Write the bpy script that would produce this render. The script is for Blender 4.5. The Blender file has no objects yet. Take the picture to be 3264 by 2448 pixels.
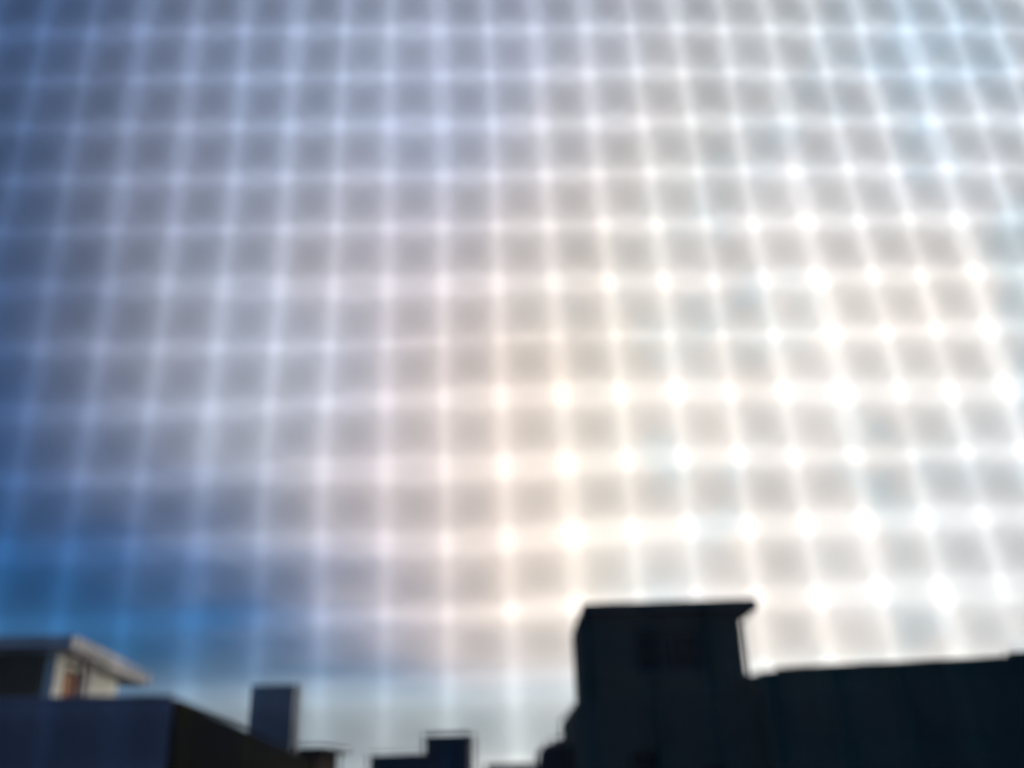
import bpy, bmesh, math, random
from mathutils import Vector, Matrix
random.seed(4)
S = bpy.context.scene
COL = S.collection
EYE = 12.0                                     # height of the window above the street

# ------------------------------------------------------------------ camera
PITCH, ROLL = math.radians(23.5), math.radians(1.5)
FWD = Vector((0, math.cos(PITCH), math.sin(PITCH)))
UP0 = Vector((0, -math.sin(PITCH), math.cos(PITCH)))
RT0 = Vector((1, 0, 0))
RT = RT0*math.cos(ROLL) - UP0*math.sin(ROLL)
UPV = RT0*math.sin(ROLL) + UP0*math.cos(ROLL)
cam = bpy.data.objects.new('camera', bpy.data.cameras.new('camera'))
COL.objects.link(cam)
cam.matrix_world = Matrix(((RT.x, UPV.x, -FWD.x, 0), (RT.y, UPV.y, -FWD.y, 0), (RT.z, UPV.z, -FWD.z, EYE), (0, 0, 0, 1)))
cam.data.sensor_width = 36
cam.data.lens = 31.43
cam.data.clip_start = 0.002
cam.data.clip_end = 6000
cam.data.dof.use_dof = True
cam.data.dof.focus_distance = 0.093             # the phone focuses just beyond the insect screen
cam.data.dof.aperture_fstop = 31.43/1.57
S.camera = cam

# ------------------------------------------------------------------ world
SUN_AZ, SUN_EL = math.radians(42), math.radians(11)     # azimuth from +Y towards +X
SUN = Vector((math.sin(SUN_AZ)*math.cos(SUN_EL), math.cos(SUN_AZ)*math.cos(SUN_EL), math.sin(SUN_EL)))
W = bpy.data.worlds.new('World'); S.world = W; W.use_nodes = True
nt = W.node_tree; nt.nodes.clear()
def N(t, **kw):
    n = nt.nodes.new(t)
    for k, v in kw.items(): setattr(n, k, v)
    return n
def L(a, b): nt.links.new(a, b)
def put(sock, v):
    if hasattr(v, 'links') or isinstance(v, bpy.types.NodeSocket): L(v, sock)
    else: sock.default_value = v
def math_(op, a, b=0.0, c=0.0, clamp=False):
    n = N('ShaderNodeMath', operation=op, use_clamp=clamp)
    put(n.inputs[0], a); put(n.inputs[1], b); put(n.inputs[2], c)
    return n.outputs[0]
def vmath(op, a, b=None):
    n = N('ShaderNodeVectorMath', operation=op)
    put(n.inputs[0], a)
    if b is not None: put(n.inputs[1], b)
    return n.outputs['Value' if op in ('DOT_PRODUCT', 'LENGTH') else 'Vector']
def maprange(v, a, b, c=0.0, d=1.0, smooth=True):
    n = N('ShaderNodeMapRange', interpolation_type='SMOOTHSTEP' if smooth else 'LINEAR')
    put(n.inputs['Value'], v); n.inputs[1].default_value = a; n.inputs[2].default_value = b
    n.inputs[3].default_value = c; n.inputs[4].default_value = d
    return n.outputs[0]
def noise(vec, scale, detail=4, rough=0.5, w=0.0):
    n = N('ShaderNodeTexNoise', noise_dimensions='4D')
    put(n.inputs['Vector'], vec); n.inputs['W'].default_value = w
    n.inputs['Scale'].default_value = scale; n.inputs['Detail'].default_value = detail
    n.inputs['Roughness'].default_value = rough
    return n.outputs[0]
def mix(f, a, b):
    n = N('ShaderNodeMix', data_type='RGBA')
    put(n.inputs[0], f); put(n.inputs[6], a); put(n.inputs[7], b)
    return n.outputs[2]
def scale_col(c, f):
    n = N('ShaderNodeVectorMath', operation='SCALE')
    put(n.inputs[0], c); put(n.inputs['Scale'], f)
    return n.outputs[0]
CLOUD = 10.3
tc = N('ShaderNodeTexCoord')
dirv = vmath('NORMALIZE', tc.outputs['Generated'])
sky = N('ShaderNodeTexSky', sky_type='NISHITA', sun_disc=False)
sky.sun_elevation = SUN_EL; sky.sun_rotation = SUN_AZ
sky.altitude = 50; sky.air_density = 1.0; sky.dust_density = 0.25; sky.ozone_density = 5.0
sep = N('ShaderNodeSeparateXYZ'); L(dirv, sep.inputs[0])
up = math_('MAXIMUM', sep.outputs[2], 0.0)
den = math_('ADD', up, 0.16)
comb = N('ShaderNodeCombineXYZ')
L(math_('DIVIDE', sep.outputs[0], den), comb.inputs[0]); L(math_('DIVIDE', sep.outputs[1], den), comb.inputs[1])
cl = comb.outputs[0]                                    # point on a flat cloud deck
dots = math_('MAXIMUM', vmath('DOT_PRODUCT', dirv, tuple(SUN)), 0.0)
sdot = vmath('DOT_PRODUCT', dirv, tuple(SUN))
n1 = noise(cl, 0.55, 5, 0.5, 27.07)
n2 = noise(cl, 1.7, 5, 0.55, 47.16)
n3 = noise(dirv, 2.6, 2.5, 0.5, 31.71)
# high veil of cloud, forward scattering: bright white round the hidden sun, violet grey away from it
rp = N('ShaderNodeValToRGB'); rp.color_ramp.interpolation = 'CARDINAL'
ST_ = [(0.0, (0.05, 0.06, 0.09)), (0.50, (0.07, 0.085, 0.14)), (0.60, (0.12, 0.175, 0.30)), (0.67, (0.18, 0.24, 0.385)),
       (0.77, (0.53, 0.555, 0.66)), (0.83, (0.70, 0.68, 0.75)), (0.89, (0.99, 0.94, 0.90)), (0.94, (1.01, 1.04, 1.06)), (1.0, (1.16, 1.27, 1.32))]
el = rp.color_ramp.elements
for k, (p, c) in enumerate(ST_):
    e = el[k] if k < 2 else el.new(p)
    e.position = p; e.color = (*c, 1)
L(math_('MULTIPLY_ADD', sdot, 0.5, 0.5), rp.inputs[0])
tint = mix(maprange(n3, 0.40, 0.62), (0.96, 0.995, 1.025, 1), (1.055, 1.0, 0.95, 1))
cc = vmath('MULTIPLY', rp.outputs[0], tint)
n4 = noise(dirv, 7.0, 5, 0.6, 12.4)
cc = vmath('MULTIPLY', cc, mix(math_('MULTIPLY', maprange(n4, 0.46, 0.62), maprange(sdot, 0.70, 0.90)), (1, 1, 1, 1), (0.80, 0.91, 0.97, 1)))   # bluer gaps in the bright cloud
cc = scale_col(cc, math_('MULTIPLY_ADD', n2, 0.5, 0.75))
cc = vmath('MULTIPLY', cc, mix(maprange(up, 0.38, 0.66), (1.02, 1.0, 0.98, 1), (0.80, 0.86, 0.95, 1)))   # higher up the veil thins
cc = scale_col(cc, CLOUD)
# the veil breaks up to clear blue low down and away from the sun
veil = math_('ADD', math_('MULTIPLY', n1, 0.55), math_('MULTIPLY', n2, 0.25))
veil = math_('ADD', veil, math_('MULTIPLY', math_('MINIMUM', up, 0.40), 1.15))
veil = math_('ADD', veil, math_('MULTIPLY', sdot, 0.95))
cover = maprange(veil, 0.90, 1.34)
hz = mix(maprange(sdot, 0.55, 0.85), mix(maprange(sdot, 0.30, 0.60), (0.09, 0.19, 0.34, 1), (0.58, 0.66, 0.71, 1)), (1.10, 1.18, 1.18, 1))
tot = mix(cover, vmath('MULTIPLY', sky.outputs[0], (0.34, 0.57, 0.82)), cc)
low = math_('MULTIPLY', maprange(up, 0.045, 0.125, 0.85, 0.0), maprange(up, -0.01, 0.07, 0.6, 1.0))
tot = mix(low, tot, scale_col(hz, CLOUD*0.8))
bg = N('ShaderNodeBackground'); L(tot, bg.inputs[0]); bg.inputs[1].default_value = 0.10
wo = N('ShaderNodeOutputWorld'); L(bg.outputs[0], wo.inputs[0])

# ------------------------------------------------------------------ sun, soft behind the cloud
sl = bpy.data.lights.new('sun', 'SUN'); sl.energy = 0.9; sl.angle = math.radians(12); sl.color = (1.0, 0.93, 0.82)
sun = bpy.data.objects.new('sun', sl); COL.objects.link(sun)
sun.rotation_euler = (-SUN).to_track_quat('-Z', 'Y').to_euler()

S.view_settings.view_transform = 'Standard'; S.view_settings.look = 'None'
S.view_settings.exposure = 0.30; S.view_settings.gamma = 1.0; S.view_settings.use_curve_mapping = False
S.cycles.use_denoising = True
S.cycles.max_bounces = 6; S.cycles.diffuse_bounces = 3

# ------------------------------------------------------------------ materials
def mat(name, col, rough=0.85, var=0.18, scale=1.5, bump=0.25, metal=0.0, streak=0.0, spec=0.12):
    m = bpy.data.materials.new(name); m.use_nodes = True
    t = m.node_tree; t.nodes.clear()
    o = t.nodes.new('ShaderNodeOutputMaterial'); b = t.nodes.new('ShaderNodeBsdfPrincipled')
    t.links.new(b.outputs[0], o.inputs[0])
    b.inputs['Roughness'].default_value = rough; b.inputs['Specular IOR Level'].default_value = spec; b.inputs['Metallic'].default_value = metal
    c = t.nodes.new('ShaderNodeTexCoord')
    n = t.nodes.new('ShaderNodeTexNoise'); n.inputs['Scale'].default_value = scale; n.inputs['Detail'].default_value = 8
    n.inputs['Roughness'].default_value = 0.65
    t.links.new(c.outputs['Object'], n.inputs['Vector'])
    mp = t.nodes.new('ShaderNodeMapping'); mp.inputs['Scale'].default_value = (2.2, 2.2, 0.18)
    t.links.new(c.outputs['Object'], mp.inputs[0])
    n2 = t.nodes.new('ShaderNodeTexNoise'); n2.inputs['Scale'].default_value = 1.6; n2.inputs['Detail'].default_value = 5
    t.links.new(mp.outputs[0], n2.inputs['Vector'])
    r = t.nodes.new('ShaderNodeValToRGB')
    e = r.color_ramp.elements
    e[0].position = 0.3; e[1].position = 0.7
    e[0].color = (*[x*(1-var) for x in col], 1); e[1].color = (*[min(1, x*(1+var)) for x in col], 1)
    t.links.new(n.outputs[0], r.inputs[0])
    mx = t.nodes.new('ShaderNodeMix'); mx.data_type = 'RGBA'; mx.blend_type = 'MULTIPLY'
    r2 = t.nodes.new('ShaderNodeValToRGB'); r2.color_ramp.elements[0].position = 0.35; r2.color_ramp.elements[1].position = 0.6
    r2.color_ramp.elements[0].color = (0.45, 0.43, 0.4, 1)
    t.links.new(n2.outputs[0], r2.inputs[0])
    mx.inputs[0].default_value = streak
    t.links.new(r.outputs[0], mx.inputs[6]); t.links.new(r2.outputs[0], mx.inputs[7])
    t.links.new(mx.outputs[2], b.inputs['Base Color'])
    if bump:
        bn = t.nodes.new('ShaderNodeTexNoise'); bn.inputs['Scale'].default_value = 40; bn.inputs['Detail'].default_value = 6
        t.links.new(c.outputs['Object'], bn.inputs['Vector'])
        bp = t.nodes.new('ShaderNodeBump'); bp.inputs['Strength'].default_value = bump; bp.inputs['Distance'].default_value = 0.01
        t.links.new(bn.outputs[0], bp.inputs['Height']); t.links.new(bp.outputs[0], b.inputs['Normal'])
    return m
M = {
 'ground': mat('ground', (0.07, 0.07, 0.068), 0.95, 0.3, 0.2),
 'asphalt': mat('asphalt', (0.05, 0.05, 0.052), 0.9, 0.25, 2),
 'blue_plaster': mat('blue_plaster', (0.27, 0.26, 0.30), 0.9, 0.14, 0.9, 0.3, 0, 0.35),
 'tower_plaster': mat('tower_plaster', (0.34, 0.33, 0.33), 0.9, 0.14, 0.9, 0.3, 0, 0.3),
 'dark_shaded': mat('dark_shaded', (0.020, 0.019, 0.013), 1.0, 0.3, 1.3, 0.3, 0, 0.4, 0.0),  # dark wall colour taken near black, with the side wall's shade painted in
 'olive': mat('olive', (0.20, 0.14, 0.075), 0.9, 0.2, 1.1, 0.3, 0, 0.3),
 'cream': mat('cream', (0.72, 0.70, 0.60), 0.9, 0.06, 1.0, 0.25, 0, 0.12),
 'grey_slab': mat('grey_slab', (0.64, 0.61, 0.58), 0.9, 0.12, 1.4, 0.3, 0, 0.3),
 'wood': mat('wood', (0.52, 0.17, 0.035), 0.6, 0.3, 3, 0.2, 0, 0.3),
 'brown': mat('brown', (0.05, 0.042, 0.036), 1.0, 0.2, 1.2, 0.3, 0, 0.3, 0.0),
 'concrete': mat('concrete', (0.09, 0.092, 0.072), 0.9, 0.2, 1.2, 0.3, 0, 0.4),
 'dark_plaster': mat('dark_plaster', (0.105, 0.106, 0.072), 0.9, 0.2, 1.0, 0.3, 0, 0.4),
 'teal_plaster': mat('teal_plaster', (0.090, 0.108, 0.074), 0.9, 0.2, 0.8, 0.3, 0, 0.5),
 'far_plaster': mat('far_plaster', (0.075, 0.088, 0.10), 0.9, 0.15, 1.0, 0.3, 0, 0.3),
 'roofing': mat('roofing', (0.14, 0.135, 0.13), 0.95, 0.25, 1.0),
 'tank': mat('tank', (0.03, 0.03, 0.035), 0.5, 0.2, 2, 0.05),
 'metal': mat('metal', (0.25, 0.26, 0.27), 0.4, 0.1, 3, 0.0, 0.8),
 'frame': mat('frame', (0.10, 0.10, 0.105), 0.5, 0.1, 3, 0.0),
 'window_frame': mat('window_frame', (0.055, 0.06, 0.065), 0.6, 0.1, 3, 0.0),
 'glass': mat('glass', (0.006, 0.007, 0.009), 0.25, 0.1, 2, 0.0),
 'thread': mat('thread', (0.045, 0.045, 0.048), 0.7, 0.1, 300, 0.0),
}

# ------------------------------------------------------------------ helpers
def bm_box(bm, x0, x1, y0, y1, z0, z1):
    v = [bm.verts.new(p) for p in ((x0,y0,z0),(x1,y0,z0),(x1,y1,z0),(x0,y1,z0),(x0,y0,z1),(x1,y0,z1),(x1,y1,z1),(x0,y1,z1))]
    for f in ((0,3,2,1),(4,5,6,7),(0,1,5,4),(1,2,6,5),(2,3,7,6),(3,0,4,7)): bm.faces.new([v[i] for i in f])
def obj(name, bm, m, parent=None, bevel=0.0):
    bm.normal_update()
    if bevel:
        bmesh.ops.bevel(bm, geom=bm.edges[:], offset=bevel, segments=2, affect='EDGES', profile=0.6)
    me = bpy.data.meshes.new(name); bm.to_mesh(me); bm.free()
    me.materials.append(M[m])
    o = bpy.data.objects.new(name, me); COL.objects.link(o)
    if parent: o.parent = parent
    return o
def box(name, x0, x1, y0, y1, z0, z1, m, parent=None, bevel=0.0):
    bm = bmesh.new(); bm_box(bm, x0, x1, y0, y1, z0, z1)
    return obj(name, bm, m, parent, bevel)
def thing(name, label, cat, loc=(0,0,0), rz=0.0, group=None):
    o = bpy.data.objects.new(name, None); COL.objects.link(o)
    o.location = loc; o.rotation_euler = (0, 0, rz); o.empty_display_size = 0.2
    o['label'] = label; o['category'] = cat
    if group: o['group'] = group
    return o
def wall_with_holes(name, x0, x1, y, thick, z0, z1, holes, m, parent):
    """a wall in the XZ plane (outer face at y, thickness towards +y) with rectangular openings (x0,x1,z0,z1)"""
    xs = sorted({x0, x1, *[h[0] for h in holes], *[h[1] for h in holes]})
    zs = sorted({z0, z1, *[h[2] for h in holes], *[h[3] for h in holes]})
    bm = bmesh.new()
    def solid(i, j):
        if not (0 <= i < len(xs)-1 and 0 <= j < len(zs)-1): return False
        cx, cz = (xs[i]+xs[i+1])/2, (zs[j]+zs[j+1])/2
        return not any(h[0] < cx < h[1] and h[2] < cz < h[3] for h in holes)
    for i in range(len(xs)-1):
        for j in range(len(zs)-1):
            if not solid(i, j): continue
            a, b, c, d = xs[i], xs[i+1], zs[j], zs[j+1]
            def q(*p): bm.faces.new([bm.verts.new(v) for v in p])
            q((a,y,c),(b,y,c),(b,y,d),(a,y,d))
            q((b,y+thick,c),(a,y+thick,c),(a,y+thick,d),(b,y+thick,d))
            if not solid(i-1, j): q((a,y+thick,c),(a,y,c),(a,y,d),(a,y+thick,d))
            if not solid(i+1, j): q((b,y,c),(b,y+thick,c),(b,y+thick,d),(b,y,d))
            if not solid(i, j-1): q((a,y,c),(a,y+thick,c),(b,y+thick,c),(b,y,c))
            if not solid(i, j+1): q((a,y,d),(b,y,d),(b,y+thick,d),(a,y+thick,d))
    bmesh.ops.remove_doubles(bm, verts=bm.verts, dist=1e-5)
    return obj(name, bm, m, parent)
def window(parent, x0, x1, y, z0, z1, leaves=1, fw=0.06):
    bm = bmesh.new()
    bm_box(bm, x0, x0+fw, y, y+0.06, z0, z1); bm_box(bm, x1-fw, x1, y, y+0.06, z0, z1)
    bm_box(bm, x0+fw, x1-fw, y, y+0.06, z0, z0+fw); bm_box(bm, x0+fw, x1-fw, y, y+0.06, z1-fw, z1)
    w = (x1-x0-2*fw-(leaves-1)*fw)/leaves
    for k in range(1, leaves):
        a = x0+fw+k*w+(k-1)*fw
        bm_box(bm, a, a+fw, y, y+0.06, z0+fw, z1-fw)
    f = obj('window', bm, 'window_frame', parent)
    for k in range(leaves):
        a = x0+fw+k*(w+fw)
        box('pane', a, a+w, y+0.025, y+0.035, z0+fw, z1-fw, 'glass', f)
    return f
def coping(name, x0, x1, y0, y1, z, over, m, parent, h=0.07):
    return box(name, x0-over, x1+over, y0-over, y1+over, z, z+h, m, parent, 0.012)

# ------------------------------------------------------------------ the setting
g = box('ground', -1500, 1500, -1500, 1500, -0.5, 0, 'ground'); g['kind'] = 'structure'
r = box('road', -3.0, 0.2, 2, 400, 0.0, 0.004, 'asphalt'); r['kind'] = 'structure'

# ------------------------------------------------------------------ long apartment block on the left
A = thing('apartment_block', 'long apartment block with blue-grey end wall, dark side wall and cream rooftop flat', 'building', (-3.70, 10.0, 0), math.radians(10.0))
# local x: along the end wall (negative = left), local y: along the receding side wall
ZA = EYE + 0.80
wall_with_holes('front_wall', -9.0, 0, 0, 0.25, 0, ZA, [(-7.4,-6.2,6.2,7.6),(-4.0,-2.8,6.2,7.6),(-7.4,-6.2,3.0,4.4),(-4.0,-2.8,3.0,4.4)], 'blue_plaster', A)
for x in (-7.4, -4.0):
    for z in (6.2, 3.0): window(A, x, x+1.2, 0.12, z, z+1.4, 2)
box('side_wall', 0.002, 0.08, 0.02, 35.0, 0, ZA+0.004, 'dark_shaded', A)
box('rear_wall', -9.0, -0.25, 34.75, 35.0, 0, ZA, 'dark_shaded', A)
box('outer_wall', -9.003, -8.75, 0.25, 34.75, 0, ZA, 'dark_shaded', A)
box('roof_deck', -8.75, -0.25, 0.25, 34.75, EYE-0.35, EYE-0.15, 'roofing', A)
coping('coping', -8.95, -0.04, 0.05, 0.20, ZA+0.006, 0.03, 'blue_plaster', A, 0.05)
# rooftop flat with a wide flat roof
PX1, PY0, PY1, PZ = -3.20, 6.75, 11.2, EYE + 2.12

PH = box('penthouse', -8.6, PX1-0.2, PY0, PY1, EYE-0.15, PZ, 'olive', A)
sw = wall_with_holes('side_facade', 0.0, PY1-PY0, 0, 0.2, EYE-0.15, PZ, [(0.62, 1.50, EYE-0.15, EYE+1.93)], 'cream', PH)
sw.location = (PX1, PY0, 0); sw.rotation_euler = (0, 0, math.radians(90))
box('roof_slab', -9.1, -2.90, 6.50, 12.9, PZ, PZ+0.24, 'grey_slab', PH, 0.015)
dr = box('door', PX1-0.14, PX1-0.09, PY0+0.66, PY0+1.46, EYE-0.12, EYE+1.89, 'wood', PH)
box('door_pillar', PX1+0.002, PX1+0.10, PY0+1.56, PY0+1.86, EYE-0.15, PZ-0.02, 'grey_slab', PH, 0.01)
ST = box('stair_tower', -1.76, -0.16, 24.4, 26.7, EYE-0.15, EYE+3.08, 'tower_plaster', A)
box('tower_cap', -1.80, -0.12, 24.36, 26.74, EYE+3.08, EYE+3.16, 'grey_slab', ST, 0.01)

# ------------------------------------------------------------------ brown house beyond the block
C = thing('brown_house', 'small brown house with overhanging flat roof just beyond the long block', 'house', (-9.9, 46.5, 0), 0.0)
box('wall', -6.0, 0.0, 0, 6, 0, EYE+1.22, 'brown', C)
box('roof_slab', -6.4, 0.42, -0.4, 6.4, EYE+1.22, EYE+1.42, 'brown', C, 0.02)
box('balcony_slab', -2.0, 0.34, -0.38, -0.004, EYE+0.80, EYE+0.90, 'brown', C, 0.02)

# ------------------------------------------------------------------ far houses in the gap
D = thing('stepped_house', 'far blue-grey house with a taller flat-roofed block on its right half', 'house', (-6.1, 60.0, 0), 0.0)
box('upper_wall', 0.0, 2.9, 0, 6, 0, EYE+2.22, 'far_plaster', D)
box('upper_roof', -0.06, 2.96, -0.06, 6.06, EYE+2.22, EYE+2.34, 'far_plaster', D, 0.02)
box('lower_wall', -3.4, -0.004, 0.02, 6, 0, EYE+1.18, 'far_plaster', D)
box('lower_roof', -3.46, -0.07, -0.04, 6.06, EYE+1.18, EYE+1.30, 'far_plaster', D, 0.02)
F = thing('low_house', 'lowest far house, a sliver of dark blue flat roof at the bottom edge', 'house', (-2.8, 75.0, 0), 0.0)
box('wall', 0, 4.6, 0, 7, 0, EYE+0.55, 'far_plaster', F)
box('roof_slab', -0.1, 4.7, -0.1, 7.1, EYE+0.55, EYE+0.67, 'far_plaster', F, 0.02)

# ------------------------------------------------------------------ corner house with the rooftop stair room
T = thing('corner_house', 'dark house with a tall rooftop room under an overhanging flat slab', 'building', (0, 19.7, 0), 0.0)
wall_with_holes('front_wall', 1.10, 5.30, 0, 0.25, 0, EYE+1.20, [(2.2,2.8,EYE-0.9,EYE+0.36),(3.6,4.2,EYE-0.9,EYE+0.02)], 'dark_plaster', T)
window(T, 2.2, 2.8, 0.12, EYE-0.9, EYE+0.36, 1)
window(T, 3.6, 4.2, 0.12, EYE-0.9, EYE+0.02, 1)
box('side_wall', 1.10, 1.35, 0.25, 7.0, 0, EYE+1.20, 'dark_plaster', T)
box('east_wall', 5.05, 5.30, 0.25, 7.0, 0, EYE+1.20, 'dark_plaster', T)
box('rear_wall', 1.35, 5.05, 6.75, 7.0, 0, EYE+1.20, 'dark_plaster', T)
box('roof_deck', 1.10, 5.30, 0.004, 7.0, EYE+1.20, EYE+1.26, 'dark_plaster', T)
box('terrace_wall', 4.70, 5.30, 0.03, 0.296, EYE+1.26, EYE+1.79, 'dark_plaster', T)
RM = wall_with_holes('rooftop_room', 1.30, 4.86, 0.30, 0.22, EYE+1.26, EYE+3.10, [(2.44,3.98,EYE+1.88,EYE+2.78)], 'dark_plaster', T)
window(RM, 2.44, 3.98, 0.38, EYE+1.88, EYE+2.78, 2, 0.10)
bm = bmesh.new()
bm_box(bm, 1.30, 1.52, 0.52, 3.2, EYE+1.26, EYE+3.10); bm_box(bm, 4.64, 4.86, 0.52, 3.2, EYE+1.26, EYE+3.10); bm_box(bm, 1.52, 4.64, 2.98, 3.2, EYE+1.26, EYE+3.10)
obj('room_walls', bm, 'dark_plaster', RM)
box('roof_slab', 1.42, 5.20, 0.08, 3.5, EYE+3.10, EYE+3.36, 'concrete', RM, 0.02)
box('terrace_deck', -0.6, 1.098, 0.8, 7.0, EYE-1.07, EYE-0.87, 'roofing', T)
box('terrace_base', -0.5, 1.097, 0.9, 6.9, 0, EYE-1.07, 'dark_plaster', T)

# ------------------------------------------------------------------ terrace house on the right
R = thing('terrace_house', 'long dark parapet wall filling the lower right corner', 'building', (5.24, 19.0, 0), math.radians(-14.5))
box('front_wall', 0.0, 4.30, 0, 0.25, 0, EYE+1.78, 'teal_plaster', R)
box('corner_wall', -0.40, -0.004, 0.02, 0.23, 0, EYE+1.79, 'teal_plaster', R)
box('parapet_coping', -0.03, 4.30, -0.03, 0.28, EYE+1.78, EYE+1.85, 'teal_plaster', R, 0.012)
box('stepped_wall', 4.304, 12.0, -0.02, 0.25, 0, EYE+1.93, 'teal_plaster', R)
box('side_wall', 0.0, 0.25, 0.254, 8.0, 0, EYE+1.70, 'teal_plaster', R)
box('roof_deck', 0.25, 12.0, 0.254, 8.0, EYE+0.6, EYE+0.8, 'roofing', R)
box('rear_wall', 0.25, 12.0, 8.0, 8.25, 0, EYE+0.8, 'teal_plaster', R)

# ------------------------------------------------------------------ water tank
def lathe(bm, prof, n=28):
    rings = [[bm.verts.new((r*math.cos(2*math.pi*k/n), r*math.sin(2*math.pi*k/n), z)) for k in range(n)] for r, z in prof]
    for a, b in zip(rings, rings[1:]):
        for k in range(n): bm.faces.new((a[k], a[(k+1)%n], b[(k+1)%n], b[k]))
    bm.faces.new(rings[-1]); bm.faces.new(rings[0][::-1])
G = thing('water_tank', 'black dome-topped water tank beside the corner house, lower centre', 'tank', (0.86, 21.6, EYE-0.87), 0.0)
bm = bmesh.new()
lathe(bm, [(0.50,0.15),(0.52,0.18),(0.52,0.55),(0.53,0.57),(0.52,0.60),(0.52,1.18),(0.50,1.28),(0.44,1.38),(0.33,1.46),(0.18,1.50),(0.17,1.50)])
obj('body', bm, 'tank', G)
bm = bmesh.new(); lathe(bm, [(0.17,1.502),(0.17,1.54),(0.15,1.56)]); obj('lid', bm, 'tank', G)
for x in (-0.3, 0.3):
    box('support_beam', x-0.06, x+0.06, -0.5, 0.5, 0.0, 0.15, 'concrete', G)

# ------------------------------------------------------------------ insect screen just in front of the lens
PH_, PV_ = 1.41e-3, 1.41e-3*1.1814             # 18 x 16 mesh: warp and weft pitch
TR = 0.137e-3                                   # thread radius
def rot(a, ax): return Matrix.Rotation(a, 3, ax)
MR = rot(-0.0474, 'Y') @ rot(-0.3897, 'X') @ rot(-0.0253, 'Z')        # camera axes: x right, y down, z forward
def c2w(v): return RT*v.x - UPV*v.y + FWD*v.z
ux, uy, un = (c2w(MR @ Vector(e)) for e in ((1,0,0), (0,1,0), (0,0,1)))
ctr = c2w(Vector((0.7501, -1.9069, 16.436))*PH_) + Vector((0, 0, EYE))    # an opening of the mesh, column 10 / row 5
WID, HEI = 0.62, 0.78
# local axes: x right, y outward, z up; origin at the middle of the lower bar
base = ctr + uy*(HEI/2)
scr = thing('insect_screen', 'fine dark insect screen stretched across the whole view, blurred close up', 'insect screen')
scr.matrix_world = Matrix(((ux.x, un.x, -uy.x, base.x), (ux.y, un.y, -uy.y, base.y), (ux.z, un.z, -uy.z, base.z), (0, 0, 0, 1)))
def tube(bm, pts, r, n=6):
    rings = []
    for i, p in enumerate(pts):
        a = pts[max(i-1, 0)]; b = pts[min(i+1, len(pts)-1)]
        t = (b-a).normalized(); s = t.cross(Vector((0, 1, 0))).normalized(); q = s.cross(t)
        rings.append([bm.verts.new(p + s*r*math.cos(2*math.pi*k/n) + q*r*math.sin(2*math.pi*k/n)) for k in range(n)])
    for a, b in zip(rings, rings[1:]):
        for k in range(n): bm.faces.new((a[k], a[(k+1)%n], b[(k+1)%n], b[k]))
def thread_mesh(name, vertical, phase):
    half = HEI/2 if vertical else WID/2
    p = PV_ if vertical else PH_
    K = 13 if vertical else 20
    amp = random.uniform(0.02, 0.07)*(PH_ if vertical else PV_); f1, f2 = random.uniform(0.15, 0.4), random.uniform(0.5, 1.1)
    p1, p2 = random.uniform(0, 6.28), random.uniform(0, 6.28)
    pts = [(-half, 0)] + [((k+0.5)*p, k) for k in range(-K, K)] + [(half, 0)]
    bm = bmesh.new(); out = []
    for i, (t, k) in enumerate(pts):
        end = i in (0, len(pts)-1)
        off = 0.0 if end else TR*0.95*(1 if (i+phase) % 2 else -1)
        w = 0.0 if end else amp*(math.sin(k*f1+p1) + 0.5*math.sin(k*f2+p2))
        out.append(Vector((w, off, t)) if vertical else Vector((t, off, w)))
    tube(bm, out, TR*random.uniform(0.90, 1.10)); bm.normal_update()
    me = bpy.data.meshes.new(name); bm.to_mesh(me); bm.free(); me.materials.append(M['thread'])
    for f in me.polygons: f.use_smooth = True
    return me
for c in range(-16, 18):
    o = bpy.data.objects.new('thread', thread_mesh('warp_thread', True, c % 2)); COL.objects.link(o); o.parent = scr
    o.location = ((c+0.5+random.uniform(-0.045, 0.045))*PH_, 0, HEI/2)
for q in range(-12, 11):
    o = bpy.data.objects.new('thread', thread_mesh('weft_thread', False, (q+1) % 2)); COL.objects.link(o); o.parent = scr
    o.location = (0, 0, HEI/2 + (q+0.5+random.uniform(-0.045, 0.045))*PV_)
bm = bmesh.new()
for c in range(int(-WID/2/PH_), int(WID/2/PH_)):
    if not -16 <= c < 18: tube(bm, [Vector(((c+0.5)*PH_, 0, z)) for z in (0, HEI)], TR, 4)
for q in range(int(-HEI/2/PV_), int(HEI/2/PV_)):
    if not -12 <= q < 11: tube(bm, [Vector((x, 0, HEI/2+(q+0.5)*PV_)) for x in (-WID/2, WID/2)], TR, 4)
fld = obj('mesh_field', bm, 'thread', scr); fld['kind'] = 'stuff'
FB = 0.025
box('frame_bar', -WID/2-FB, WID/2+FB, -0.006, 0.006, -FB, -0.001, 'frame', scr, 0.002)
box('frame_bar', -WID/2-FB, WID/2+FB, -0.006, 0.006, HEI+0.001, HEI+FB, 'frame', scr, 0.002)
box('frame_bar', -WID/2-FB, -WID/2-0.001, -0.006, 0.006, 0.0, HEI, 'frame', scr, 0.002)
box('frame_bar', WID/2+0.001, WID/2+FB, -0.006, 0.006, 0.0, HEI, 'frame', scr, 0.002)
